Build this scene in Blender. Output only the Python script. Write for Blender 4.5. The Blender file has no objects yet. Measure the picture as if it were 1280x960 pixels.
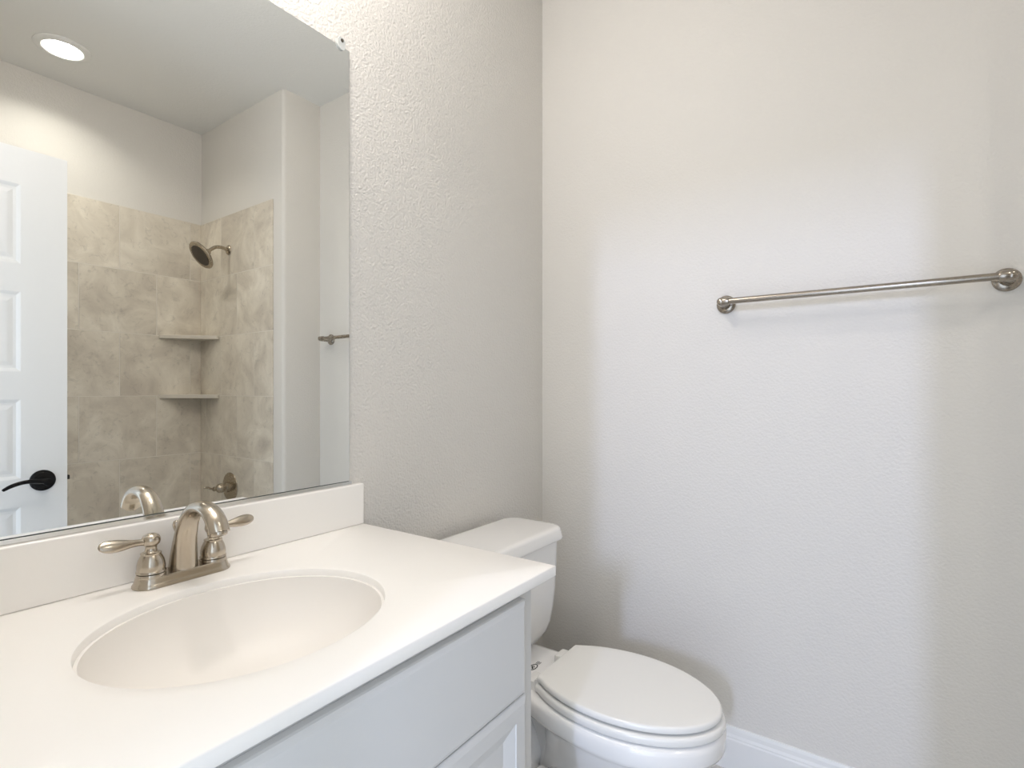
import bpy, bmesh, math, random
from mathutils import Vector, Matrix

scene = bpy.context.scene
PI = math.pi

# ------------------------------------------------------------------ camera
H = 1.19
cam_data = bpy.data.cameras.new('camera')
cam = bpy.data.objects.new('camera', cam_data)
scene.collection.objects.link(cam)
cam.location = (0, 0, H)
cam.rotation_euler = (PI / 2, 0, math.radians(35.077 - 90))
cam_data.sensor_fit = 'HORIZONTAL'
cam_data.sensor_width = 36.0
cam_data.lens = 36.0 * 662.19 / 1280.0
cam_data.shift_y = 8.0 / 1280.0
cam_data.clip_start = 0.01
scene.camera = cam

# ------------------------------------------------------------------ world, lamps, exposure
world = bpy.data.worlds.new('world')
scene.world = world
world.use_nodes = True
bg = world.node_tree.nodes['Background']
bg.inputs[0].default_value = (0.86, 0.92, 1.0, 1)
bg.inputs[1].default_value = 0.3

def lamp(name, kind, loc, energy, color, size=0.05, target=None, size_y=None):
    d = bpy.data.lights.new(name, kind)
    d.energy = energy
    d.color = color
    if kind == 'AREA':
        d.shape = 'RECTANGLE' if size_y else 'DISK'
        d.size = size
        if size_y:
            d.size_y = size_y
    else:
        d.shadow_soft_size = size
    o = bpy.data.objects.new(name, d)
    scene.collection.objects.link(o)
    o.location = loc
    if target is not None:
        v = Vector(target) - Vector(loc)
        o.rotation_euler = v.to_track_quat('-Z', 'Y').to_euler()
    return o

WARM = (1.0, 0.957, 0.935)
for vx in (0.34, 0.60):                               # the two bulbs of the vanity light above the mirror
    lamp('vanity_bulb', 'POINT', (vx, 0.80, 2.47), 6.1, WARM, 0.045)
    down = lamp('counter_fill', 'SPOT', (vx, 0.80, 2.45), 2.8, WARM, 0.045, (vx, 0.78, 0))   # extra downward spot, added to brighten the counter
    down.data.spot_size = math.radians(120)
    down.data.spot_blend = 0.7
can = lamp('ceiling_can', 'AREA', (0.794, -0.87, 2.7315), 2.9, (1.0, 0.96, 0.88), 0.14, (0.794, -0.87, 0))
can.data.spread = math.radians(135)
# daylight of the next room: one high bright source
lamp('doorway_daylight', 'AREA', (-5.0, -0.83, 2.75), 98, (0.56, 0.66, 1.0), 0.20, (1.77, 0.35, 0.9), 0.70)
lamp('doorway_fill', 'AREA', (-0.30, 0.0, 1.03), 9.5, (0.72, 0.84, 1.0), 0.72, (1.77, 0.04, 1.03), 1.95)  # unseen soft panel added in the doorway as fill for the room

scene.view_settings.view_transform = 'Standard'
scene.view_settings.look = 'None'
scene.view_settings.exposure = 0.24
scene.view_settings.gamma = 1.0
scene.view_settings.use_curve_mapping = False

# ------------------------------------------------------------------ materials
def rgb(r, g, b):
    def f(c):
        c /= 255.0
        return c / 12.92 if c <= 0.04045 else ((c + 0.055) / 1.055) ** 2.4
    return (f(r), f(g), f(b), 1)

def mat(name, color, rough=0.5, metal=0.0, bump=None, coat=0.0, var=0.0, spec=0.5):
    m = bpy.data.materials.new(name)
    m.use_nodes = True
    nt = m.node_tree
    p = nt.nodes['Principled BSDF']
    p.inputs['Base Color'].default_value = color
    p.inputs['Roughness'].default_value = rough
    p.inputs['Metallic'].default_value = metal
    p.inputs['Coat Weight'].default_value = coat
    p.inputs['Coat Roughness'].default_value = 0.05
    p.inputs['Specular IOR Level'].default_value = spec
    tc = nt.nodes.new('ShaderNodeTexCoord')
    if var:
        n = nt.nodes.new('ShaderNodeTexNoise')
        n.inputs['Scale'].default_value = 6
        n.inputs['Detail'].default_value = 4
        nt.links.new(tc.outputs['Object'], n.inputs['Vector'])
        mx = nt.nodes.new('ShaderNodeMix')
        mx.data_type = 'RGBA'
        mx.inputs[6].default_value = [c * (1 - var) for c in color[:3]] + [1]
        mx.inputs[7].default_value = [min(1, c * (1 + var)) for c in color[:3]] + [1]
        nt.links.new(n.outputs['Fac'], mx.inputs[0])
        nt.links.new(mx.outputs[2], p.inputs['Base Color'])
    if bump:
        scale, dist, detail = bump
        n = nt.nodes.new('ShaderNodeTexNoise')
        n.inputs['Scale'].default_value = scale
        n.inputs['Detail'].default_value = detail
        n.inputs['Roughness'].default_value = 0.5
        nt.links.new(tc.outputs['Object'], n.inputs['Vector'])
        b = nt.nodes.new('ShaderNodeBump')
        b.inputs['Strength'].default_value = 1.0
        b.inputs['Distance'].default_value = dist
        nt.links.new(n.outputs['Fac'], b.inputs['Height'])
        nt.links.new(b.outputs['Normal'], p.inputs['Normal'])
    return m

def brushed(name, color, rough, axis_scale):
    m = mat(name, color, rough, 1.0)
    nt = m.node_tree
    p = nt.nodes['Principled BSDF']
    tc = nt.nodes.new('ShaderNodeTexCoord')
    mp = nt.nodes.new('ShaderNodeMapping')
    mp.inputs['Scale'].default_value = axis_scale
    n = nt.nodes.new('ShaderNodeTexNoise')
    n.inputs['Scale'].default_value = 60
    n.inputs['Detail'].default_value = 3
    nt.links.new(tc.outputs['Object'], mp.inputs[0])
    nt.links.new(mp.outputs[0], n.inputs['Vector'])
    mr = nt.nodes.new('ShaderNodeMapRange')
    mr.inputs['To Min'].default_value = rough * 0.75
    mr.inputs['To Max'].default_value = rough * 1.3
    nt.links.new(n.outputs['Fac'], mr.inputs['Value'])
    nt.links.new(mr.outputs[0], p.inputs['Roughness'])
    return m

M = {}
WALL = rgb(224, 220, 213)
M['wall'] = mat('wall_paint', WALL, 0.55, bump=(140, 0.0014, 2.0), var=0.01, spec=0.35)
M['wall_sprayed'] = mat('wall_paint_heavy_texture', WALL, 0.5, bump=(150, 0.0027, 1.5), var=0.01, spec=0.4)
M['ceiling'] = mat('ceiling_paint', rgb(238, 237, 233), 0.8, bump=(90, 0.001, 2), spec=0.2)
M['trim'] = mat('trim_paint', rgb(236, 236, 234), 0.35, var=0.005)
M['cabinet'] = mat('cabinet_paint', rgb(214, 213, 211), 0.33, bump=(40, 0.0002, 2))
M['door'] = mat('door_paint', rgb(230, 230, 229), 0.32, bump=(200, 0.0002, 2))
M['counter'] = mat('cultured_marble', rgb(252, 248, 242), 0.30, coat=0.12, var=0.006)
M['bowl'] = mat('bowl_marble', rgb(248, 243, 236), 0.42, coat=0.0, var=0.006, spec=0.35)
M['porcelain'] = mat('porcelain', rgb(246, 244, 241), 0.08, coat=0.6, var=0.004)
M['seat'] = mat('seat_plastic', rgb(240, 238, 233), 0.17, coat=0.2, var=0.004)
M['nickel'] = brushed('brushed_nickel', rgb(188, 178, 163), 0.22, (1, 1, 8))
M['nickel_bar'] = brushed('brushed_nickel_bar', rgb(166, 158, 147), 0.26, (6, 0.4, 6))
M['nickel_dark'] = brushed('brushed_nickel_shower', rgb(176, 165, 148), 0.25, (3, 3, 3))
M['nozzle'] = mat('shower_face', rgb(62, 54, 45), 0.42, 0.3, bump=(220, 0.002, 1))
M['black'] = mat('oil_rubbed_black', rgb(22, 20, 20), 0.22, 0.6, var=0.1)
M['latch'] = mat('latch_metal', rgb(60, 56, 52), 0.35, 0.8, var=0.05)
M['aluminium'] = brushed('aluminium', rgb(226, 226, 224), 0.14, (0.3, 4, 4))
M['mirror'] = mat('silvered_glass', (0.93, 0.945, 0.935, 1), 0.0, 1.0)
M['glass_edge'] = mat('mirror_edge', rgb(112, 120, 116), 0.2, 0.0, var=0.05)
M['clip'] = mat('clear_plastic', rgb(238, 240, 236), 0.15, var=0.01)
M['clip'].node_tree.nodes['Principled BSDF'].inputs['Transmission Weight'].default_value = 0.35
M['screw'] = mat('screw_metal', rgb(96, 92, 84), 0.35, 0.9, var=0.05)
M['ink'] = mat('printed_ink', rgb(40, 42, 44), 0.4, var=0.05)
M['shelf_stone'] = mat('shelf_stone', rgb(208, 200, 186), 0.4, var=0.06)
M['floor'] = mat('floor_vinyl', rgb(206, 203, 197), 0.45, var=0.05)

m = bpy.data.materials.new('lamp_lens')
m.use_nodes = True
p = m.node_tree.nodes['Principled BSDF']
p.inputs['Base Color'].default_value = (1, 0.98, 0.95, 1)
p.inputs['Emission Color'].default_value = (1, 0.97, 0.91, 1)
p.inputs['Emission Strength'].default_value = 3.0
n = m.node_tree.nodes.new('ShaderNodeTexNoise')
n.inputs['Scale'].default_value = 300
b = m.node_tree.nodes.new('ShaderNodeBump')
b.inputs['Distance'].default_value = 0.0005
m.node_tree.links.new(n.outputs['Fac'], b.inputs['Height'])
m.node_tree.links.new(b.outputs['Normal'], p.inputs['Normal'])
M['lens'] = m

TW, TH = 0.3555, 0.3435
def tile_material(name, axis, joint):
    """stone-look tiles in running bond; axis = world axis along the wall, joint = a vertical joint of an odd row"""
    m = bpy.data.materials.new(name)
    m.use_nodes = True
    nt = m.node_tree
    L = nt.links.new
    p = nt.nodes['Principled BSDF']
    p.inputs['Roughness'].default_value = 0.42
    tc = nt.nodes.new('ShaderNodeTexCoord')
    sp = nt.nodes.new('ShaderNodeSeparateXYZ')
    L(tc.outputs['Object'], sp.inputs[0])
    ad = nt.nodes.new('ShaderNodeMath'); ad.operation = 'ADD'
    ad.inputs[1].default_value = -joint + 10 * TW
    L(sp.outputs[axis], ad.inputs[0])
    az = nt.nodes.new('ShaderNodeMath'); az.operation = 'ADD'
    az.inputs[1].default_value = -(2.19 - 7 * TH)
    L(sp.outputs['Z'], az.inputs[0])
    cb = nt.nodes.new('ShaderNodeCombineXYZ')
    L(ad.outputs[0], cb.inputs['X']); L(az.outputs[0], cb.inputs['Y'])
    br = nt.nodes.new('ShaderNodeTexBrick')
    br.offset = 0.5; br.offset_frequency = 2; br.squash = 1
    br.inputs['Scale'].default_value = 1.0
    br.inputs['Brick Width'].default_value = TW
    br.inputs['Row Height'].default_value = TH
    br.inputs['Mortar Size'].default_value = 0.0022
    br.inputs['Mortar Smooth'].default_value = 0.2
    br.inputs['Color1'].default_value = (0, 0, 0, 1)
    br.inputs['Color2'].default_value = (1, 1, 1, 1)
    br.inputs['Mortar'].default_value = (0.5, 0.5, 0.5, 1)
    L(cb.outputs[0], br.inputs['Vector'])
    # shift the stone figure per tile
    sh = nt.nodes.new('ShaderNodeVectorMath'); sh.operation = 'MULTIPLY_ADD'
    L(br.outputs['Color'], sh.inputs[0])
    sh.inputs[1].default_value = (7.3, 4.1, 9.7)
    L(tc.outputs['Object'], sh.inputs[2])
    n1 = nt.nodes.new('ShaderNodeTexNoise')
    n1.inputs['Scale'].default_value = 5.5; n1.inputs['Detail'].default_value = 7
    n1.inputs['Roughness'].default_value = 0.62; n1.inputs['Distortion'].default_value = 0.7
    L(sh.outputs[0], n1.inputs['Vector'])
    cr = nt.nodes.new('ShaderNodeValToRGB')
    e = cr.color_ramp.elements
    e[0].position = 0.31; e[0].color = rgb(199, 189, 174)
    e[1].position = 0.68; e[1].color = rgb(236, 228, 213)
    x = cr.color_ramp.elements.new(0.5); x.color = rgb(219, 210, 194)
    L(n1.outputs['Fac'], cr.inputs[0])
    # thin darker pits and veins
    n2 = nt.nodes.new('ShaderNodeTexNoise')
    n2.inputs['Scale'].default_value = 26; n2.inputs['Detail'].default_value = 5
    n2.inputs['Roughness'].default_value = 0.7; n2.inputs['Distortion'].default_value = 1.2
    L(sh.outputs[0], n2.inputs['Vector'])
    r2 = nt.nodes.new('ShaderNodeMapRange')
    r2.inputs['From Min'].default_value = 0.34; r2.inputs['From Max'].default_value = 0.44
    r2.inputs['To Min'].default_value = 0.84; r2.inputs['To Max'].default_value = 1.0
    L(n2.outputs['Fac'], r2.inputs['Value'])
    mu = nt.nodes.new('ShaderNodeMix'); mu.data_type = 'RGBA'; mu.blend_type = 'MULTIPLY'
    mu.inputs[0].default_value = 1.0
    L(cr.outputs[0], mu.inputs[6]); L(r2.outputs[0], mu.inputs[7])
    # tone per tile
    tv = nt.nodes.new('ShaderNodeMapRange')
    tv.inputs['To Min'].default_value = 0.96; tv.inputs['To Max'].default_value = 1.03
    L(br.outputs['Color'], tv.inputs['Value'])
    m2 = nt.nodes.new('ShaderNodeMix'); m2.data_type = 'RGBA'; m2.blend_type = 'MULTIPLY'
    m2.inputs[0].default_value = 1.0
    L(mu.outputs[2], m2.inputs[6]); L(tv.outputs[0], m2.inputs[7])
    gr = nt.nodes.new('ShaderNodeMix'); gr.data_type = 'RGBA'
    L(br.outputs['Fac'], gr.inputs[0]); L(m2.outputs[2], gr.inputs[6])
    gr.inputs[7].default_value = rgb(232, 225, 213)
    L(gr.outputs[2], p.inputs['Base Color'])
    bp = nt.nodes.new('ShaderNodeBump'); bp.invert = True
    bp.inputs['Distance'].default_value = 0.002
    L(br.outputs['Fac'], bp.inputs['Height'])
    L(bp.outputs['Normal'], p.inputs['Normal'])
    return m
M['tile_back'] = tile_material('tile_back', 'X', 1.303)
M['tile_end'] = tile_material('tile_end', 'Y', -0.790)

# ------------------------------------------------------------------ helpers
def link(o):
    scene.collection.objects.link(o)
    return o

def obj(name, bm, material, parent=None, smooth=None, bevel=None, sub=0):
    """one mesh object out of a bmesh; smooth = auto-smooth angle in degrees"""
    bmesh.ops.recalc_face_normals(bm, faces=bm.faces[:])
    me = bpy.data.meshes.new(name)
    if smooth is not None:
        lim = math.radians(smooth)
        for f in bm.faces:
            f.smooth = True
        for e in bm.edges:
            if len(e.link_faces) == 2 and e.calc_face_angle(0) > lim:
                e.smooth = False
    bm.to_mesh(me)
    bm.free()
    mats = material if isinstance(material, (list, tuple)) else [material]
    for mm in mats:
        me.materials.append(mm)
    o = link(bpy.data.objects.new(name, me))
    if parent:
        o.parent = parent
    if bevel:
        w, seg = bevel
        md = o.modifiers.new('bevel', 'BEVEL')
        md.width = w; md.segments = seg; md.limit_method = 'ANGLE'; md.angle_limit = math.radians(40)
        md.harden_normals = False
    if sub:
        md = o.modifiers.new('subdivision', 'SUBSURF')
        md.levels = sub; md.render_levels = sub
    return o

def box(bm, x0, x1, y0, y1, z0, z1):
    vs = [bm.verts.new(c) for c in ((x0, y0, z0), (x1, y0, z0), (x1, y1, z0), (x0, y1, z0),
                                    (x0, y0, z1), (x1, y0, z1), (x1, y1, z1), (x0, y1, z1))]
    for q in ((0, 3, 2, 1), (4, 5, 6, 7), (0, 1, 5, 4), (1, 2, 6, 5), (2, 3, 7, 6), (3, 0, 4, 7)):
        bm.faces.new([vs[i] for i in q])

def loft(bm, rings, cap=True, closed=True):
    R = [[bm.verts.new(c) for c in r] for r in rings]
    n = len(R[0])
    for a, b2 in zip(R, R[1:]):
        for i in range(n if closed else n - 1):
            j = (i + 1) % n
            bm.faces.new((a[i], a[j], b2[j], b2[i]))
    if cap:
        bm.faces.new(list(reversed(R[0])))
        bm.faces.new(R[-1])
    return R

def lathe(bm, prof, base=(0, 0, 0), axis=(0, 0, 1), n=40):
    """revolve (radius, height) pairs about an axis through base"""
    q = Vector((0, 0, 1)).rotation_difference(Vector(axis).normalized())
    base = Vector(base)
    rings = []
    for r, h in prof:
        rings.append([base + q @ Vector((max(r, 1e-5) * math.cos(2 * PI * i / n), max(r, 1e-5) * math.sin(2 * PI * i / n), h))
                      for i in range(n)])
    loft(bm, rings)

def catmull(pts, per=8):
    P = [pts[0]] + list(pts) + [pts[-1]]
    out = []
    for i in range(1, len(P) - 2):
        p0, p1, p2, p3 = P[i - 1], P[i], P[i + 1], P[i + 2]
        for k in range(per):
            t = k / per
            out.append(tuple(0.5 * (2 * b + (c - a) * t + (2 * a - 5 * b + 4 * c - d) * t * t + (3 * b - a - 3 * c + d) * t ** 3)
                             for a, b, c, d in zip(p0, p1, p2, p3)))
    out.append(tuple(pts[-1]))
    return out

def sweep(bm, pts, side, n=24, per=8):
    """pts: (x, y, z, a, b): a = half width along 'side', b = half thickness across it"""
    P = catmull(pts, per)
    side = Vector(side).normalized()
    rings = []
    for i, q in enumerate(P):
        c = Vector(q[:3])
        t = (Vector(P[min(i + 1, len(P) - 1)][:3]) - Vector(P[max(i - 1, 0)][:3])).normalized()
        s = (side - t * side.dot(t)).normalized()
        u = t.cross(s).normalized()
        rings.append([c + s * (q[3] * math.cos(2 * PI * k / n)) + u * (q[4] * math.sin(2 * PI * k / n)) for k in range(n)])
    loft(bm, rings)

def prism(bm, poly, p0, du, dv, dw, length):
    """extrude a 2-D polygon (u, v) along dw"""
    p0, du, dv, dw = Vector(p0), Vector(du), Vector(dv), Vector(dw)
    a = [p0 + du * u + dv * v for u, v in poly]
    loft(bm, [a, [c + dw * length for c in a]])

def rrect(x0, x1, y0, y1, r, z, k=6):
    pts = []
    for cx, cy, a0 in ((x1 - r, y1 - r, 0), (x0 + r, y1 - r, 90), (x0 + r, y0 + r, 180), (x1 - r, y0 + r, 270)):
        for i in range(k + 1):
            a = math.radians(a0 + 90 * i / k)
            pts.append(Vector((cx + r * math.cos(a), cy + r * math.sin(a), z)))
    return pts

def thing(name, label, cat, loc=(0, 0, 0), group=None):
    o = link(bpy.data.objects.new(name, None))
    o.empty_display_size = 0.05
    o.location = loc
    tag(o, label, cat, group)
    return o

def tag(o, label, cat, group=None):
    o['label'] = label
    o['category'] = cat
    if group:
        o['group'] = group
    return o

def struct(name, bm, material, smooth=None, bevel=None):
    o = obj(name, bm, material, None, smooth, bevel)
    o['kind'] = 'structure'
    return o

# ------------------------------------------------------------------ the room
XB, YA = 1.766, 1.0947          # right wall, mirror wall
XD = -0.045                     # door wall
YR, XR = -0.3487, 1.5494        # front of the return wall, face of the shower's end wall
YW = -1.2177                    # tiled back wall of the shower
ZC = 2.74
T = 0.11

bm = bmesh.new(); box(bm, XD - T, XB + T, YA, YA + T, 0, ZC); struct('wall_back', bm, M['wall_sprayed'])
bm = bmesh.new(); box(bm, XB, XB + T, YW - T, YA, 0, ZC); struct('wall_right', bm, M['wall'])
# return wall between the shower and the right wall, with a bullnosed corner
bm = bmesh.new()
r = 0.018
poly = [(XB, YR)] + [(XR + r + r * math.cos(math.radians(a)), YR - r + r * math.sin(math.radians(a))) for a in range(90, 181, 15)] + [(XR, YW), (XB, YW)]
loft(bm, [[Vector((x, y, 0)) for x, y in poly], [Vector((x, y, ZC)) for x, y in poly]])
struct('wall_shower_end', bm, M['wall'], smooth=30)
bm = bmesh.new(); box(bm, XD - T, XB, YW - T, YW, 0, ZC); struct('wall_front', bm, M['wall'])
# door wall with its opening
DY0, DY1, DZ = -0.385, 0.430, 2.05
bm = bmesh.new()
box(bm, XD - T, XD, DY1, YA, 0, ZC)
box(bm, XD - T, XD, YW, DY0, 0, ZC)
box(bm, XD - T, XD, DY0, DY1, DZ, ZC)
struct('wall_left', bm, M['wall'])
bm = bmesh.new(); box(bm, XD - T, XB + T, YW - T, YA + T, -0.1, 0); struct('floor', bm, M['floor'])
bm = bmesh.new(); box(bm, XD - T, XB + T, YW - T, YA + T, ZC, ZC + 0.1); struct('ceiling', bm, M['ceiling'])

# tiles of the shower
TT = 0.008
bm = bmesh.new(); box(bm, XD, XR - TT, YW, YW + TT, 0.35, 2.19); struct('wall_tile_back', bm, M['tile_back'], bevel=(0.002, 2))
bm = bmesh.new(); box(bm, XR - TT, XR, YW, -0.4367, 0.35, 2.19); struct('wall_tile_end', bm, M['tile_end'], bevel=(0.002, 2))

# baseboards: (out from the wall, height)
BP = [(0, 0), (0.014, 0), (0.014, 0.095), (0.012, 0.100), (0.012, 0.104), (0.009, 0.112), (0.008, 0.124), (0.005, 0.1335), (0, 0.1335)]
bm = bmesh.new(); prism(bm, BP, (XB, YR + 0.014, 0), (-1, 0, 0), (0, 0, 1), (0, 1, 0), YA - YR - 0.014)
struct('baseboard_right', bm, M['trim'])
bm = bmesh.new(); prism(bm, BP, (0.85, YA, 0), (0, -1, 0), (0, 0, 1), (1, 0, 0), XB - 0.014 - 0.85)
struct('baseboard_back', bm, M['trim'])
bm = bmesh.new(); prism(bm, BP, (XR + 0.02, YR, 0), (0, 1, 0), (0, 0, 1), (1, 0, 0), XB - XR - 0.02)
struct('baseboard_front', bm, M['trim'])

# door: hinged at the door wall, standing open in front of the shower
def make_door():
    x0, x1 = -0.045 + 0.004, 0.655
    yf, yb = -0.287, -0.322
    z0, z1 = 0.010, 2.035
    bm = bmesh.new()
    # front and back faces as a grid with five panels
    st = 0.128
    zs = [z0]
    for k in range(5):
        a = 0.132 + k * 0.3745
        zs += [a, a + 0.278]
    zs.append(z1)
    xs = [x0, x0 + st, x1 - st, x1]
    def face(y, s):
        V = {}
        def v(x, yy, z):
            key = (round(x, 5), round(yy, 5), round(z, 5))
            if key not in V:
                V[key] = bm.verts.new((x, yy, z))
            return V[key]
        for i in range(3):
            for j in range(len(zs) - 1):
                xa, xb, za, zb = xs[i], xs[i + 1], zs[j], zs[j + 1]
                if i == 1 and j % 2 == 1:
                    steps = [(0, 0), (0.004, -0.0015), (0.012, -0.0055), (0.020, -0.0062), (0.034, -0.0035), (0.038, -0.0032)]
                    prev = None
                    for d, h in steps:
                        ring = [v(xa + d, y + s * h, za + d), v(xb - d, y + s * h, za + d), v(xb - d, y + s * h, zb - d), v(xa + d, y + s * h, zb - d)]
                        if prev:
                            for q in range(4):
                                bm.faces.new((prev[q], prev[(q + 1) % 4], ring[(q + 1) % 4], ring[q]))
                        prev = ring
                    bm.faces.new(prev)
                else:
                    bm.faces.new((v(xa, y, za), v(xb, y, za), v(xb, y, zb), v(xa, y, zb)))
        return v
    face(yf, 1); face(yb, -1)
    c = [(x0, z0), (x1, z0), (x1, z1), (x0, z1)]
    for i in range(4):
        (xa, za), (xb, zb) = c[i], c[(i + 1) % 4]
        bm.faces.new([bm.verts.new(p) for p in ((xa, yf, za), (xb, yf, zb), (xb, yb, zb), (xa, yb, za))])
    bmesh.ops.remove_doubles(bm, verts=bm.verts[:], dist=1e-5)
    d = struct('door_1', bm, M['door'])
    # lever handle
    hx, hz = 0.585, 0.869
    bm = bmesh.new()
    lathe(bm, [(0, 0), (0.037, 0), (0.037, 0.003), (0.034, 0.006), (0.031, 0.0065), (0.029, 0.010), (0.022, 0.013), (0.018, 0.014), (0, 0.014)], (hx, yf, hz), (0, 1, 0), 40)
    obj('rosette', bm, M['black'], d, 35)
    bm = bmesh.new()
    lathe(bm, [(0, 0.012), (0.013, 0.012), (0.011, 0.02), (0.011, 0.052), (0.013, 0.058), (0.012, 0.064), (0, 0.066)], (hx, yf, hz), (0, 1, 0), 28)
    sweep(bm, [(hx + 0.004, yf + 0.056, hz + 0.001, 0.010, 0.008), (hx - 0.02, yf + 0.056, hz + 0.004, 0.0095, 0.007),
               (hx - 0.045, yf + 0.056, hz + 0.007, 0.0085, 0.006), (hx - 0.07, yf + 0.056, hz + 0.005, 0.008, 0.0055),
               (hx - 0.095, yf + 0.055, hz - 0.003, 0.008, 0.005), (hx - 0.113, yf + 0.054, hz - 0.013, 0.006, 0.004), (hx - 0.116, yf + 0.054, hz - 0.015, 0.002, 0.002)],
          (0, 0.6, 0.8), 16)
    obj('door_handle', bm, M['black'], d, 40)
    bm = bmesh.new()
    box(bm, x1 - 0.002, x1 + 0.011, -0.311, -0.298, hz - 0.008, hz + 0.008)
    obj('latch_bolt', bm, M['latch'], d, bevel=(0.002, 2))
make_door()
# casing inside the door opening
bm = bmesh.new()
box(bm, XD - T - 0.002, XD + 0.002, DY1 - 0.016, DY1, 0, DZ)
box(bm, XD - T - 0.002, XD + 0.002, DY0, DY0 + 0.012, 0, DZ)
box(bm, XD - T - 0.002, XD + 0.002, DY0 + 0.012, DY1 - 0.016, DZ - 0.014, DZ)
struct('trim_1', bm, M['trim'])

# ------------------------------------------------------------------ vanity cabinet
CZ = 0.8541                     # counter top
SL = 0.021                      # slab thickness
CX0, CX1 = XD + 0.002, 0.846
CF = 0.550                      # face frame front
v = thing('vanity_cabinet', 'white painted vanity cabinet under the white countertop', 'cabinet', (0.4, 0.8, 0))
def loc(bm, t):
    bmesh.ops.translate(bm, verts=bm.verts[:], vec=-Vector(t.location))
    return bm
bm = bmesh.new()
zt = CZ - SL - 0.001
box(bm, CX0, CX0 + 0.016, CF + 0.019, YA - 0.002, 0.0, zt)
box(bm, CX1 - 0.016, CX1, CF + 0.019, YA - 0.002, 0.0, zt)
box(bm, CX0 + 0.016, CX1 - 0.016, CF + 0.019, YA - 0.002, 0.10, 0.116)
box(bm, CX0 + 0.016, CX1 - 0.016, YA - 0.012, YA - 0.002, 0.116, zt)
obj('carcass', loc(bm, v), M['cabinet'], v)
bm = bmesh.new()
box(bm, CX0, CX0 + 0.06, CF, CF + 0.019, 0.10, zt)
box(bm, CX1 - 0.06, CX1, CF, CF + 0.019, 0.10, zt)
box(bm, CX0 + 0.06, CX1 - 0.06, CF, CF + 0.019, zt - 0.04, zt)
box(bm, CX0 + 0.06, CX1 - 0.06, CF, CF + 0.019, 0.60, 0.66)
box(bm, CX0 + 0.06, CX1 - 0.06, CF, CF + 0.019, 0.10, 0.14)
obj('face_frame', loc(bm, v), M['cabinet'], v)
bm = bmesh.new(); box(bm, CX0 + 0.016, CX1 - 0.016, CF + 0.07, CF + 0.085, 0, 0.10)
obj('toe_kick', loc(bm, v), M['cabinet'], v)
FX0, FX1 = CX0 + 0.045, 0.806
def front_panel(bm, x0, x1, z0, z1, steps, y=0.532, back=CF - 0.0005):
    """slab with a stepped border; steps = (inset, depth behind the front plane)"""
    rings = [[Vector((x0, back, z0)), Vector((x1, back, z0)), Vector((x1, back, z1)), Vector((x0, back, z1))]]
    for d, h in steps:
        rings.append([Vector((x0 + d, y + h, z0 + d)), Vector((x1 - d, y + h, z0 + d)), Vector((x1 - d, y + h, z1 - d)), Vector((x0 + d, y + h, z1 - d))])
    loft(bm, rings)
EDGE = [(0, 0.007), (0.0015, 0.004), (0.006, 0.0015), (0.010, 0.0)]
bm = bmesh.new(); front_panel(bm, FX0, FX1, 0.6385, 0.8090, EDGE)
obj('drawer_front', loc(bm, v), M['cabinet'], v)
xm = (FX0 + FX1) / 2
DSTEP = EDGE + [(0.035, 0.0), (0.0365, 0.002), (0.060, 0.0115), (0.062, 0.0115)]
for a, b2 in ((FX0, xm - 0.0015), (xm + 0.0015, FX1 + 0.001)):
    bm = bmesh.new(); front_panel(bm, a, b2, 0.125, 0.6350, DSTEP)
    obj('cabinet_door', loc(bm, v), M['cabinet'], v)

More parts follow.
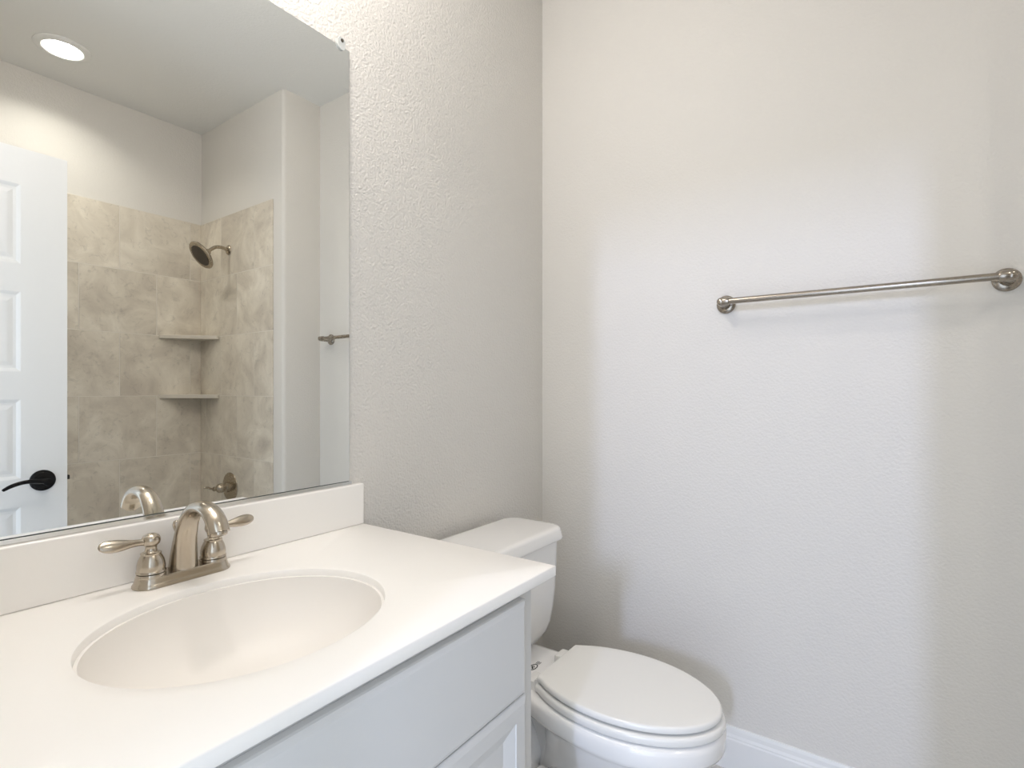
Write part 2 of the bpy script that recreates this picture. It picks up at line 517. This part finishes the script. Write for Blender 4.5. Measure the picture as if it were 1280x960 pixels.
# ------------------------------------------------------------------ countertop with its bowl
SX, SY, SA, SB = 0.4265, 0.782, 0.2085, 0.182
KX0, KX1, KF, KB = XD + 0.001, 0.881, 0.516, YA - 0.001
ct = thing('vanity_countertop', 'glossy cream white vanity countertop with an oval sunken bowl', 'countertop', (SX, SY, CZ - SL))
def counter():
    bm = bmesh.new()
    N = 128
    ang = [2 * PI * i / N for i in range(N)]
    # snap the nearest rays to the corners
    def edge_pt(a, x0, x1, y0, y1):
        dx, dy = math.cos(a), math.sin(a)
        t = 1e9
        if dx > 1e-9: t = min(t, (x1 - SX) / dx)
        if dx < -1e-9: t = min(t, (x0 - SX) / dx)
        if dy > 1e-9: t = min(t, (y1 - SY) / dy)
        if dy < -1e-9: t = min(t, (y0 - SY) / dy)
        return SX + dx * t, SY + dy * t
    for cx, cy in ((KX0, KF), (KX1, KF), (KX1, KB), (KX0, KB)):
        a = math.atan2(cy - SY, cx - SX) % (2 * PI)
        i = min(range(N), key=lambda q: min(abs(ang[q] - a), 2 * PI - abs(ang[q] - a)))
        ang[i] = a
    def rect(ins, z):
        return [Vector((*edge_pt(a, KX0 + ins, KX1 - ins, KF + ins, KB), z)) for a in ang]
    def ell(s, z):
        out = []
        for a in ang:
            t = math.atan2(math.sin(a) / (SB - s), math.cos(a) / (SA - s))
            out.append(Vector((SX + (SA - s) * math.cos(t), SY + (SB - s) * math.sin(t), z)))
        return out
    zb = CZ - SL
    rings = [ell(0.0, zb), rect(0.002, zb), rect(0.0, zb + 0.002), rect(0, CZ - 0.002), rect(0.0006, CZ - 0.0006), rect(0.002, CZ)]
    rings += [ell(-0.02, CZ), ell(-0.003, CZ), ell(-0.0008, CZ - 0.0008), ell(0.0, CZ - 0.003), ell(0.0005, CZ - 0.010)]
    R = loft(bm, rings, cap=False)
    for i in range(N):
        j = (i + 1) % N
        bm.faces.new((R[-1][i], R[-1][j], R[0][j], R[0][i]))
    obj('slab', loc(bm, ct), M['counter'], ct, 50)
    # bowl
    bm = bmesh.new()
    rings = [ell(-0.004, CZ - SL - 0.001), ell(0.0006, CZ - 0.0125), ell(0.0025, CZ - 0.0125), ell(0.005, CZ - 0.0128)]
    for k in range(1, 15):
        f = k / 14
        s = 1 - (1 - f) ** 0.62 if False else f
        rr = math.cos(f * PI / 2) ** 0.62
        z = CZ - 0.0125 - 0.125 * math.sin(f * PI / 2) ** 1.0
        rr = max(rr, 0.02)
        A, B = (SA - 0.005) * rr, (SB - 0.005) * rr
        ring = []
        for a in ang:
            t = math.atan2(math.sin(a) / B, math.cos(a) / A)
            ring.append(Vector((SX + A * math.cos(t), SY + 0.01 * f + B * math.sin(t), z)))
        rings.append(ring)
    R = loft(bm, rings, cap=False)
    bm.faces.new(R[-1])
    o = obj('bowl', loc(bm, ct), M['bowl'], ct, 60)
    bm = bmesh.new()
    lathe(bm, [(0, 0), (0.022, 0), (0.022, 0.003), (0.018, 0.0045), (0.012, 0.0035), (0, 0.004)], (SX, SY + 0.01, CZ - 0.1378), (0, 0, 1), 32)
    obj('drain', loc(bm, ct), M['nickel'], ct, 40)
    bm = bmesh.new()
    box(bm, KX0, 0.8805, YA - 0.020, YA - 0.001, CZ, CZ + 0.1016)
    obj('backsplash', loc(bm, ct), M['counter'], ct, bevel=(0.003, 3))
counter()

# ------------------------------------------------------------------ mirror
MY = 1.0867
mr = thing('wall_mirror', 'large frameless wall mirror above the vanity backsplash', 'mirror', (0.405, MY, 0.9645))
bm = bmesh.new()
x0, x1, z0, z1 = XD + 0.012, 0.8453, 0.9645, 2.0325
def pane(d, y):
    return [Vector((x0 + d, y, z0 + d)), Vector((x1 - d, y, z0 + d)), Vector((x1 - d, y, z1 - d)), Vector((x0 + d, y, z1 - d))]
loft(bm, [pane(0, YA - 0.002), pane(0, MY + 0.001), pane(0.0011, MY)])
bm.faces.ensure_lookup_table()
for f in bm.faces:
    f.material_index = 0 if all(abs(q.co.y - MY) < 1e-5 for q in f.verts) else 1
obj('mirror_pane', loc(bm, mr), [M['mirror'], M['glass_edge']], mr)
bm = bmesh.new()
box(bm, x0, 0.8515, 1.0850, YA - 0.001, CZ + 0.1021, 0.9640)
obj('bottom_channel', loc(bm, mr), M['aluminium'], mr, bevel=(0.0008, 2))
cp = link(bpy.data.objects.new('mirror_clip', None)); cp.parent = mr
cp.empty_display_size = 0.02
cp.location = (0.819 - 0.405, 0, 2.0325 - 0.9645)
bm = bmesh.new()
poly = [(0.011 * math.cos(a), 0.011 * math.sin(a)) for a in [PI + PI * i / 14 for i in range(15)]] + [(0.011, 0.012), (0.006, 0.019), (-0.006, 0.019), (-0.011, 0.012)]
prism(bm, poly, (0, -0.0045, 0.0), (1, 0, 0), (0, 0, 1), (0, 1, 0), 0.004)
prism(bm, [(-0.011, 0.001), (0.011, 0.001), (0.011, 0.012), (0.006, 0.019), (-0.006, 0.019), (-0.011, 0.012)], (0, -0.0005, 0.0), (1, 0, 0), (0, 0, 1), (0, 1, 0), 0.0075)
obj('clip_body', bm, M['clip'], cp, bevel=(0.0007, 2))
bm = bmesh.new()
lathe(bm, [(0, 0), (0.0042, 0), (0.0038, 0.0014), (0.002, 0.002), (0, 0.0021)], (0.001, -0.0045, 0.0115), (0, -1, 0), 18)
obj('clip_screw', bm, M['screw'], cp, 40)

# ------------------------------------------------------------------ faucet
FC = (0.441, 1.033, CZ)
fa = thing('sink_faucet', 'brushed nickel two handle faucet standing behind the oval bowl', 'faucet', FC)
def stadium(hl, hw, z, k=14):
    pts = []
    for s, a0 in ((1, -90), (-1, 90)):
        for i in range(k + 1):
            a = math.radians(a0 + 180 * i / k)
            pts.append(Vector((s * hl + hw * math.cos(a), hw * math.sin(a), z)))
    return pts
bm = bmesh.new()
loft(bm, [stadium(0.0525, hw, z) for hw, z in ((0.0265, 0.0), (0.0275, 0.0015), (0.0272, 0.004), (0.0250, 0.0065), (0.0232, 0.012), (0.0222, 0.0165), (0.0205, 0.0185))])
for s in (-1, 1):
    lathe(bm, [(0.0225, 0.008), (0.0222, 0.019), (0.0215, 0.0225), (0.0195, 0.0228), (0, 0.0228)], (s * 0.0515, 0, 0), (0, 0, 1), 40)
obj('base_plate', bm, M['nickel'], fa, 40)
for s in (-1, 1):
    h = link(bpy.data.objects.new('handle', None)); h.parent = fa
    h.empty_display_size = 0.02
    h.location = (s * 0.0515, 0, 0.023)
    bm = bmesh.new()
    lathe(bm, [(0.017, -0.001), (0.0205, 0.0), (0.0222, 0.0012), (0.0222, 0.003), (0.0208, 0.005), (0.0212, 0.009), (0.0208, 0.015), (0.0192, 0.022), (0.0165, 0.028),
               (0.0148, 0.031), (0.0155, 0.0322), (0.0155, 0.0338), (0.0130, 0.0345), (0.0098, 0.037), (0.0086, 0.041), (0.0088, 0.045), (0.0105, 0.047),
               (0.0130, 0.050), (0.0142, 0.0545), (0.0138, 0.059), (0.0115, 0.0635), (0.0070, 0.0663), (0, 0.067)], (0, 0, 0), (0, 0, 1), 40)
    obj('handle_body', bm, M['nickel'], h, 40)
    bm = bmesh.new()
    dy = -0.03
    sweep(bm, [(s * 0.008, 0, 0.054, 0.0065, 0.0062), (s * 0.018, dy * 0.014, 0.0548, 0.0056, 0.0052), (s * 0.030, dy * 0.03, 0.0557, 0.0068, 0.0058),
               (s * 0.044, dy * 0.05, 0.0565, 0.0096, 0.0066), (s * 0.056, dy * 0.06, 0.0575, 0.0110, 0.0062), (s * 0.067, dy * 0.07, 0.0588, 0.0098, 0.0048),
               (s * 0.074, dy * 0.08, 0.0597, 0.0060, 0.003), (s * 0.0765, dy * 0.08, 0.060, 0.0015, 0.001)], (0, 0.55, 0.83), 20)
    obj('lever', bm, M['nickel'], h, 50)
bm = bmesh.new()
sweep(bm, [(0, 0.001, 0.014, 0.0232, 0.0232), (0, 0.001, 0.022, 0.0228, 0.0226), (0, -0.002, 0.046, 0.0212, 0.0192), (0, -0.008, 0.074, 0.0190, 0.0158), (0, -0.020, 0.103, 0.0172, 0.0132),
           (0, -0.043, 0.1270, 0.0160, 0.0116), (0, -0.073, 0.1345, 0.0156, 0.0112), (0, -0.101, 0.1290, 0.0160, 0.0124), (0, -0.119, 0.1155, 0.0168, 0.0138), (0, -0.1275, 0.0985, 0.0174, 0.0152)],
      (1, 0, 0), 32, 10)
sp = obj('spout', bm, M['nickel'], fa, 50)
bm = bmesh.new()
ax = Vector((0, -0.0075, -0.019)).normalized()
lathe(bm, [(0, 0), (0.0128, 0), (0.0128, 0.0035), (0.0118, 0.0055), (0.009, 0.0058), (0, 0.005)], (0, -0.1274, 0.0988), ax, 28)
ar = obj('aerator', bm, M['nickel'], sp, 40)
bm = bmesh.new()
lathe(bm, [(0.0024, 0.0), (0.0024, 0.062), (0.0042, 0.066), (0.0062, 0.072), (0.0066, 0.077), (0.0050, 0.082), (0.0025, 0.0835), (0, 0.084)], (-0.002, 0.0225, 0.0155), (0, 0, 1), 24)
obj('lift_rod', bm, M['nickel'], fa, 40)

# ------------------------------------------------------------------ toilet
TX = 1.299
to = thing('toilet', 'white two piece toilet with closed lid between cabinet and right wall', 'toilet', (TX, 0.75, 0))
def egg(yF, ym, w, yd, wd, yB, z, rc=0.03, dome=0.0, ex=2.0):
    """outline of a toilet bowl, counter-clockwise from the front point; local x about TX"""
    half = []
    for i in range(19):
        a = PI / 2 * i / 18
        c, s = math.cos(a), math.sin(a)
        half.append((w * s ** (2 / ex), ym - (ym - yF) * c ** (2 / ex)))
    for i in range(1, 13):
        f = i / 12
        q = wd / w
        half.append((w * math.sqrt(1 - (1 - q * q) * f * f), ym + (yd - ym) * f))
    yl = max(yB - rc, yd + 0.001)
    for i in range(1, 7):
        a = PI / 2 * i / 6
        half.append((wd - rc + rc * math.cos(a), yl + (yB - yl) * math.sin(a)))
    pts = [(x, y) for x, y in half] + [(-x, y) for x, y in reversed(half[1:])]
    return [Vector((x, y - 0.75, z)) for x, y in pts]
bm = bmesh.new()
R_ = [  # yF, ym, w, yd, wd, yB, z
    (0.470, 0.66, 0.108, 0.84, 0.080, 0.93, 0.0),
    (0.470, 0.66, 0.110, 0.84, 0.082, 0.93, 0.025),
    (0.482, 0.66, 0.098, 0.84, 0.070, 0.92, 0.045),
    (0.488, 0.65, 0.090, 0.79, 0.050, 0.88, 0.11),
    (0.470, 0.63, 0.096, 0.78, 0.045, 0.87, 0.17),
    (0.430, 0.60, 0.118, 0.77, 0.042, 0.86, 0.225),
    (0.383, 0.58, 0.143, 0.77, 0.042, 0.87, 0.27),
    (0.346, 0.56, 0.160, 0.77, 0.050, 0.90, 0.305),
    (0.326, 0.55, 0.167, 0.78, 0.070, 0.95, 0.325),
    (0.316, 0.545, 0.1700, 0.79, 0.104, 1.00, 0.333),
    (0.307, 0.540, 0.1745, 0.79, 0.122, 1.03, 0.338),
    (0.304, 0.540, 0.1760, 0.79, 0.128, 1.03, 0.346),
    (0.304, 0.540, 0.1760, 0.79, 0.128, 1.03, 0.372),
    (0.307, 0.540, 0.1740, 0.79, 0.126, 1.03, 0.380),
    (0.314, 0.540, 0.1690, 0.79, 0.120, 1.025, 0.3845),
    (0.329, 0.540, 0.156, 0.79, 0.108, 1.01, 0.3855),
]
loft(bm, [egg(*q) for q in R_])
bowl = obj('bowl', bm, M['porcelain'], to, 60)
# trapway relief on both flanks
for s in (-1, 1):
    bm = bmesh.new()
    sweep(bm, [(s * 0.085, -0.16, 0.225, 0.03, 0.02), (s * 0.085, -0.10, 0.19, 0.045, 0.026), (s * 0.080, -0.03, 0.13, 0.05, 0.026), (s * 0.070, 0.04, 0.13, 0.05, 0.026),
               (s * 0.058, 0.08, 0.20, 0.045, 0.024), (s * 0.050, 0.10, 0.27, 0.03, 0.018)], (0, 0.5, 0.8), 20, 6)
    obj('trapway', bm, M['porcelain'], bowl, 60)
# printed mark on the deck behind the seat
bm = bmesh.new()
def flat(bm, poly, z=0.3862, t=0.0004):
    loft(bm, [[Vector((x, y, z)) for x, y in poly], [Vector((x, y, z + t)) for x, y in poly]])
ex, ey = -0.004, 0.084
o_ = [(ex + 0.019 * math.cos(a), ey + 0.011 * math.sin(a)) for a in [2 * PI * i / 28 for i in range(29)]]
for i in range(28):
    a, b2 = o_[i], o_[i + 1]
    ia = (ex + (a[0] - ex) * 0.84, ey + (a[1] - ey) * 0.74); ib = (ex + (b2[0] - ex) * 0.84, ey + (b2[1] - ey) * 0.74)
    flat(bm, [a, b2, ib, ia])
flat(bm, [(ex - 0.012, ey - 0.003), (ex - 0.006, ey - 0.0045), (ex + 0.006, ey + 0.005), (ex, ey + 0.006)])
flat(bm, [(ex - 0.002, ey - 0.004), (ex + 0.002, ey - 0.004), (ex + 0.009, ey + 0.003), (ex + 0.007, ey + 0.0035)])
for k in range(3):
    flat(bm, [(ex + 0.021, ey - 0.006 + 0.005 * k), (ex + 0.036, ey - 0.006 + 0.005 * k), (ex + 0.036, ey - 0.0045 + 0.005 * k), (ex + 0.021, ey - 0.0045 + 0.005 * k)])
o = obj('printed_mark', bm, M['ink'], bowl)
o['label'] = 'small dark printed oval mark'
# seat and lid
def pad(z0, z1, inset, yF, w, yB, wd, r=0.006, dome=0.0):
    rings = []
    def ring(d, z):
        return egg(yF + d, 0.555, w - d, yB - 0.012, wd - d, yB - d * 0.6, z, 0.010, ex=1.93)
    rings.append(ring(r + 0.004, z0))
    for i in range(5):
        a = PI / 2 * i / 4
        rings.append(ring(r - r * math.sin(a), z0 + r - r * math.cos(a)))
    for i in range(6):
        a = PI / 2 * i / 5
        rings.append(ring(r - r * math.cos(a), z1 - r + r * math.sin(a)))
    top = rings[-1]
    cen = Vector((0, 0.53 - 0.75, z1))
    for d, z in ((0.88, dome * 0.3), (0.7, dome * 0.65), (0.45, dome * 0.9), (0.15, dome)):
        rings.append([cen + (p - cen) * d + Vector((0, 0, z)) for p in top])
    return rings
bm = bmesh.new(); loft(bm, pad(0.3875, 0.4095, 0, 0.304, 0.172, 0.762, 0.115, 0.008)); obj('seat', bm, M['seat'], to, 70)
bm = bmesh.new(); loft(bm, pad(0.4130, 0.4310, 0, 0.312, 0.165, 0.757, 0.112, 0.0075, 0.002)); obj('lid', bm, M['seat'], to, 70)
for s in (-1, 1):
    bm = bmesh.new()
    xx = s * 0.078
    loft(bm, [rrect(xx - 0.026, xx + 0.026, 0.762 - 0.75, 0.798 - 0.75, 0.006, z) for z in (0.3858, 0.404)] +
             [rrect(xx - 0.024, xx + 0.024, 0.764 - 0.75, 0.796 - 0.75, 0.006, 0.408), rrect(xx - 0.020, xx + 0.020, 0.768 - 0.75, 0.792 - 0.75, 0.005, 0.409)])
    lathe(bm, [(0, 0), (0.0075, 0), (0.0075, 0.05), (0, 0.05)], (xx - 0.025, 0.760 - 0.75, 0.409), (1, 0, 0), 16)
    obj('hinge', bm, M['seat'], to, 40)
# tank
bm = bmesh.new()
def tank_ring(hw, yf, yb, r, z):
    return [p for p in rrect(-hw, hw, yf - 0.75, yb - 0.75, r, z, 8)]
loft(bm, [tank_ring(0.120, 0.915, 1.045, 0.03, 0.386), tank_ring(0.136, 0.905, 1.050, 0.04, 0.390), tank_ring(0.164, 0.893, 1.056, 0.05, 0.402), tank_ring(0.184, 0.880, 1.060, 0.05, 0.425),
          tank_ring(0.195, 0.872, 1.062, 0.05, 0.455), tank_ring(0.201, 0.866, 1.064, 0.05, 0.50), tank_ring(0.205, 0.861, 1.065, 0.05, 0.56),
          tank_ring(0.206, 0.857, 1.065, 0.05, 0.64), tank_ring(0.206, 0.855, 1.065, 0.05, 0.718)])
tk = obj('tank', bm, M['porcelain'], to, 60)
bm = bmesh.new()
loft(bm, [tank_ring(hw, yf, yb, r, z) for hw, yf, yb, r, z in ((0.206, 0.852, 1.066, 0.05, 0.7145), (0.215, 0.842, 1.070, 0.05, 0.7150), (0.2165, 0.8405, 1.071, 0.05, 0.7165), (0.2165, 0.8405, 1.071, 0.05, 0.722),
        (0.214, 0.844, 1.070, 0.049, 0.734), (0.2125, 0.846, 1.069, 0.049, 0.744), (0.210, 0.848, 1.067, 0.047, 0.750), (0.204, 0.854, 1.062, 0.043, 0.7535), (0.194, 0.864, 1.054, 0.036, 0.7545))])
obj('tank_lid', bm, M['porcelain'], to, 60)

# ------------------------------------------------------------------ towel bar
TY0, TY1, TZ = 0.409, -0.2465, 1.4615
tb = thing('towel_bar', 'brushed nickel towel bar mounted on the right wall', 'towel bar', (XB, (TY0 + TY1) / 2, TZ))
hl = (TY0 - TY1) / 2
SO = 0.068
for s in (1, -1):
    p_ = link(bpy.data.objects.new('bar_post', None)); p_.parent = tb
    p_.empty_display_size = 0.02
    p_.location = (0, s * hl, 0)
    bm = bmesh.new()
    lathe(bm, [(0, 0), (0.0275, 0), (0.0285, 0.002), (0.0285, 0.006), (0.0265, 0.0085), (0.021, 0.0105), (0.0165, 0.0125), (0, 0.0125)], (0, 0, 0), (-1, 0, 0), 40)
    obj('flange', bm, M['nickel_bar'], p_, 40)
    bm = bmesh.new()
    lathe(bm, [(0.0165, 0.010), (0.0148, 0.018), (0.0140, 0.030), (0.0132, SO - 0.006), (0.0125, SO + 0.003), (0.0105, SO + 0.009), (0.006, SO + 0.0122), (0, SO + 0.013)], (0, 0, 0), (-1, 0, 0), 36)
    lathe(bm, [(0.006, -0.007), (0.0105, -0.0065), (0.0125, -0.004), (0.0125, 0.0215), (0.0115, 0.0235), (0.0095, 0.0237)], (-SO, 0, 0), (0, -s, 0), 32)
    obj('post_arm', bm, M['nickel_bar'], p_, 40)
bm = bmesh.new()
lathe(bm, [(0, -hl), (0.0092, -hl), (0.0092, hl), (0, hl)], (-SO, 0, 0), (0, 1, 0), 32)
obj('rail', bm, M['nickel_bar'], tb, 40)

# ------------------------------------------------------------------ shower fittings
XT = XR - TT
sh = thing('shower_fixture', 'round shower head on a bent arm above the corner shelves', 'shower head', (XT, -0.877, 1.988))
bm = bmesh.new()
lathe(bm, [(0, 0), (0.027, 0), (0.028, 0.002), (0.024, 0.008), (0.014, 0.012), (0, 0.012)], (0, 0, 0), (-1, 0, 0), 32)
obj('arm_flange', bm, M['nickel_dark'], sh, 40)
bm = bmesh.new()
sweep(bm, [(-0.008, 0, 0, 0.0095, 0.0095), (-0.04, 0, 0.006, 0.0095, 0.0095), (-0.07, 0, 0.002, 0.0095, 0.0095), (-0.095, 0, -0.014, 0.0095, 0.0095), (-0.115, 0, -0.034, 0.0095, 0.0095)], (0, 1, 0), 20, 8)
obj('shower_arm', bm, M['nickel_dark'], sh, 50)
nrm = Vector((-0.80, 0.0, -0.60)).normalized()
hb = Vector((-0.112, 0, -0.031))
bm = bmesh.new()
lathe(bm, [(0, -0.004), (0.015, -0.003), (0.0165, 0.004), (0.015, 0.012), (0.018, 0.018), (0.040, 0.026), (0.066, 0.034), (0.078, 0.042), (0.080, 0.048), (0.077, 0.053), (0.068, 0.0545), (0.058, 0.0535), (0, 0.0535)], hb, nrm, 48)
hd = obj('spray_head', bm, M['nickel_dark'], sh, 40)
bm = bmesh.new()
lathe(bm, [(0, 0.0535), (0.0595, 0.0535), (0.058, 0.056), (0.03, 0.0565), (0, 0.0565)], hb, nrm, 48)
o = obj('spray_face', bm, M['nozzle'], hd, 40)
o['label'] = 'dark rubber nozzle face'

vv = thing('shower_valve', 'metal shower valve with round plate and lever below shelves', 'valve', (XT, -0.859, 0.644))
bm = bmesh.new()
lathe(bm, [(0, 0), (0.079, 0), (0.081, 0.002), (0.079, 0.005), (0.064, 0.009), (0.030, 0.013), (0, 0.013)], (0, 0, 0), (-1, 0, 0), 48)
obj('escutcheon', bm, M['nickel_dark'], vv, 40)
bm = bmesh.new()
lathe(bm, [(0.030, 0.010), (0.028, 0.030), (0.020, 0.036), (0.020, 0.042), (0.026, 0.048), (0.025, 0.066), (0.017, 0.076), (0.011, 0.081), (0.013, 0.088), (0.012, 0.094), (0.006, 0.099), (0, 0.1)], (0, 0, 0), (-1, 0, 0), 36)
sweep(bm, [(-0.088, 0, 0, 0.006, 0.006), (-0.105, 0.0, 0.003, 0.0055, 0.0055), (-0.122, 0.0, 0.012, 0.007, 0.006), (-0.138, 0, 0.014, 0.007, 0.005), (-0.146, 0, 0.013, 0.002, 0.002)], (0, 1, 0), 16, 6)
obj('lever', bm, M['nickel_dark'], vv, 40)

YT = YW + TT
for nm, z, lab in (('a', 1.508, 'upper stone corner shelf below the shower head'), ('b', 1.166, 'lower stone corner shelf above the shower valve')):
    bm = bmesh.new()
    lx, ly = 0.228, 0.222
    poly = [(XT, YT), (XT, YT + ly), (XT - 0.012, YT + ly), (XT - lx, YT + 0.012), (XT - lx, YT)]
    t_ = 0.022
    px, py = XT - 0.08, YT + 0.08
    loft(bm, [[Vector((x - px, y - py, zz)) for x, y in poly] for zz in (-t_, 0)])
    o = obj('corner_shelf', bm, M['shelf_stone'], bevel=(0.003, 2))
    o.location = (px, py, z)
    tag(o, lab, 'shelf', 'corner shelves in the shower')

# ------------------------------------------------------------------ ceiling light
cl = thing('ceiling_light', 'round recessed ceiling light glowing white, seen in the mirror', 'light', (0.794, -0.87, ZC))
bm = bmesh.new()
prof = [(0.074, -0.006), (0.076, -0.010), (0.080, -0.011), (0.096, -0.007), (0.103, -0.003), (0.104, 0.0), (0.074, 0.0)]
N = 64
loft(bm, [[Vector((r * math.cos(2 * PI * i / N), r * math.sin(2 * PI * i / N), z - 0.0005)) for i in range(N)] for r, z in prof + prof[:1]], cap=False)
bmesh.ops.remove_doubles(bm, verts=bm.verts[:], dist=1e-6)
obj('trim_ring', bm, M['ceiling'], cl, 40)
bm = bmesh.new()
lathe(bm, [(0, -0.0075), (0.05, -0.0072), (0.0745, -0.006), (0.0745, -0.002), (0, -0.002)], (0, 0, 0), (0, 0, 1), 48)
obj('light_lens', bm, M['lens'], cl, 40)
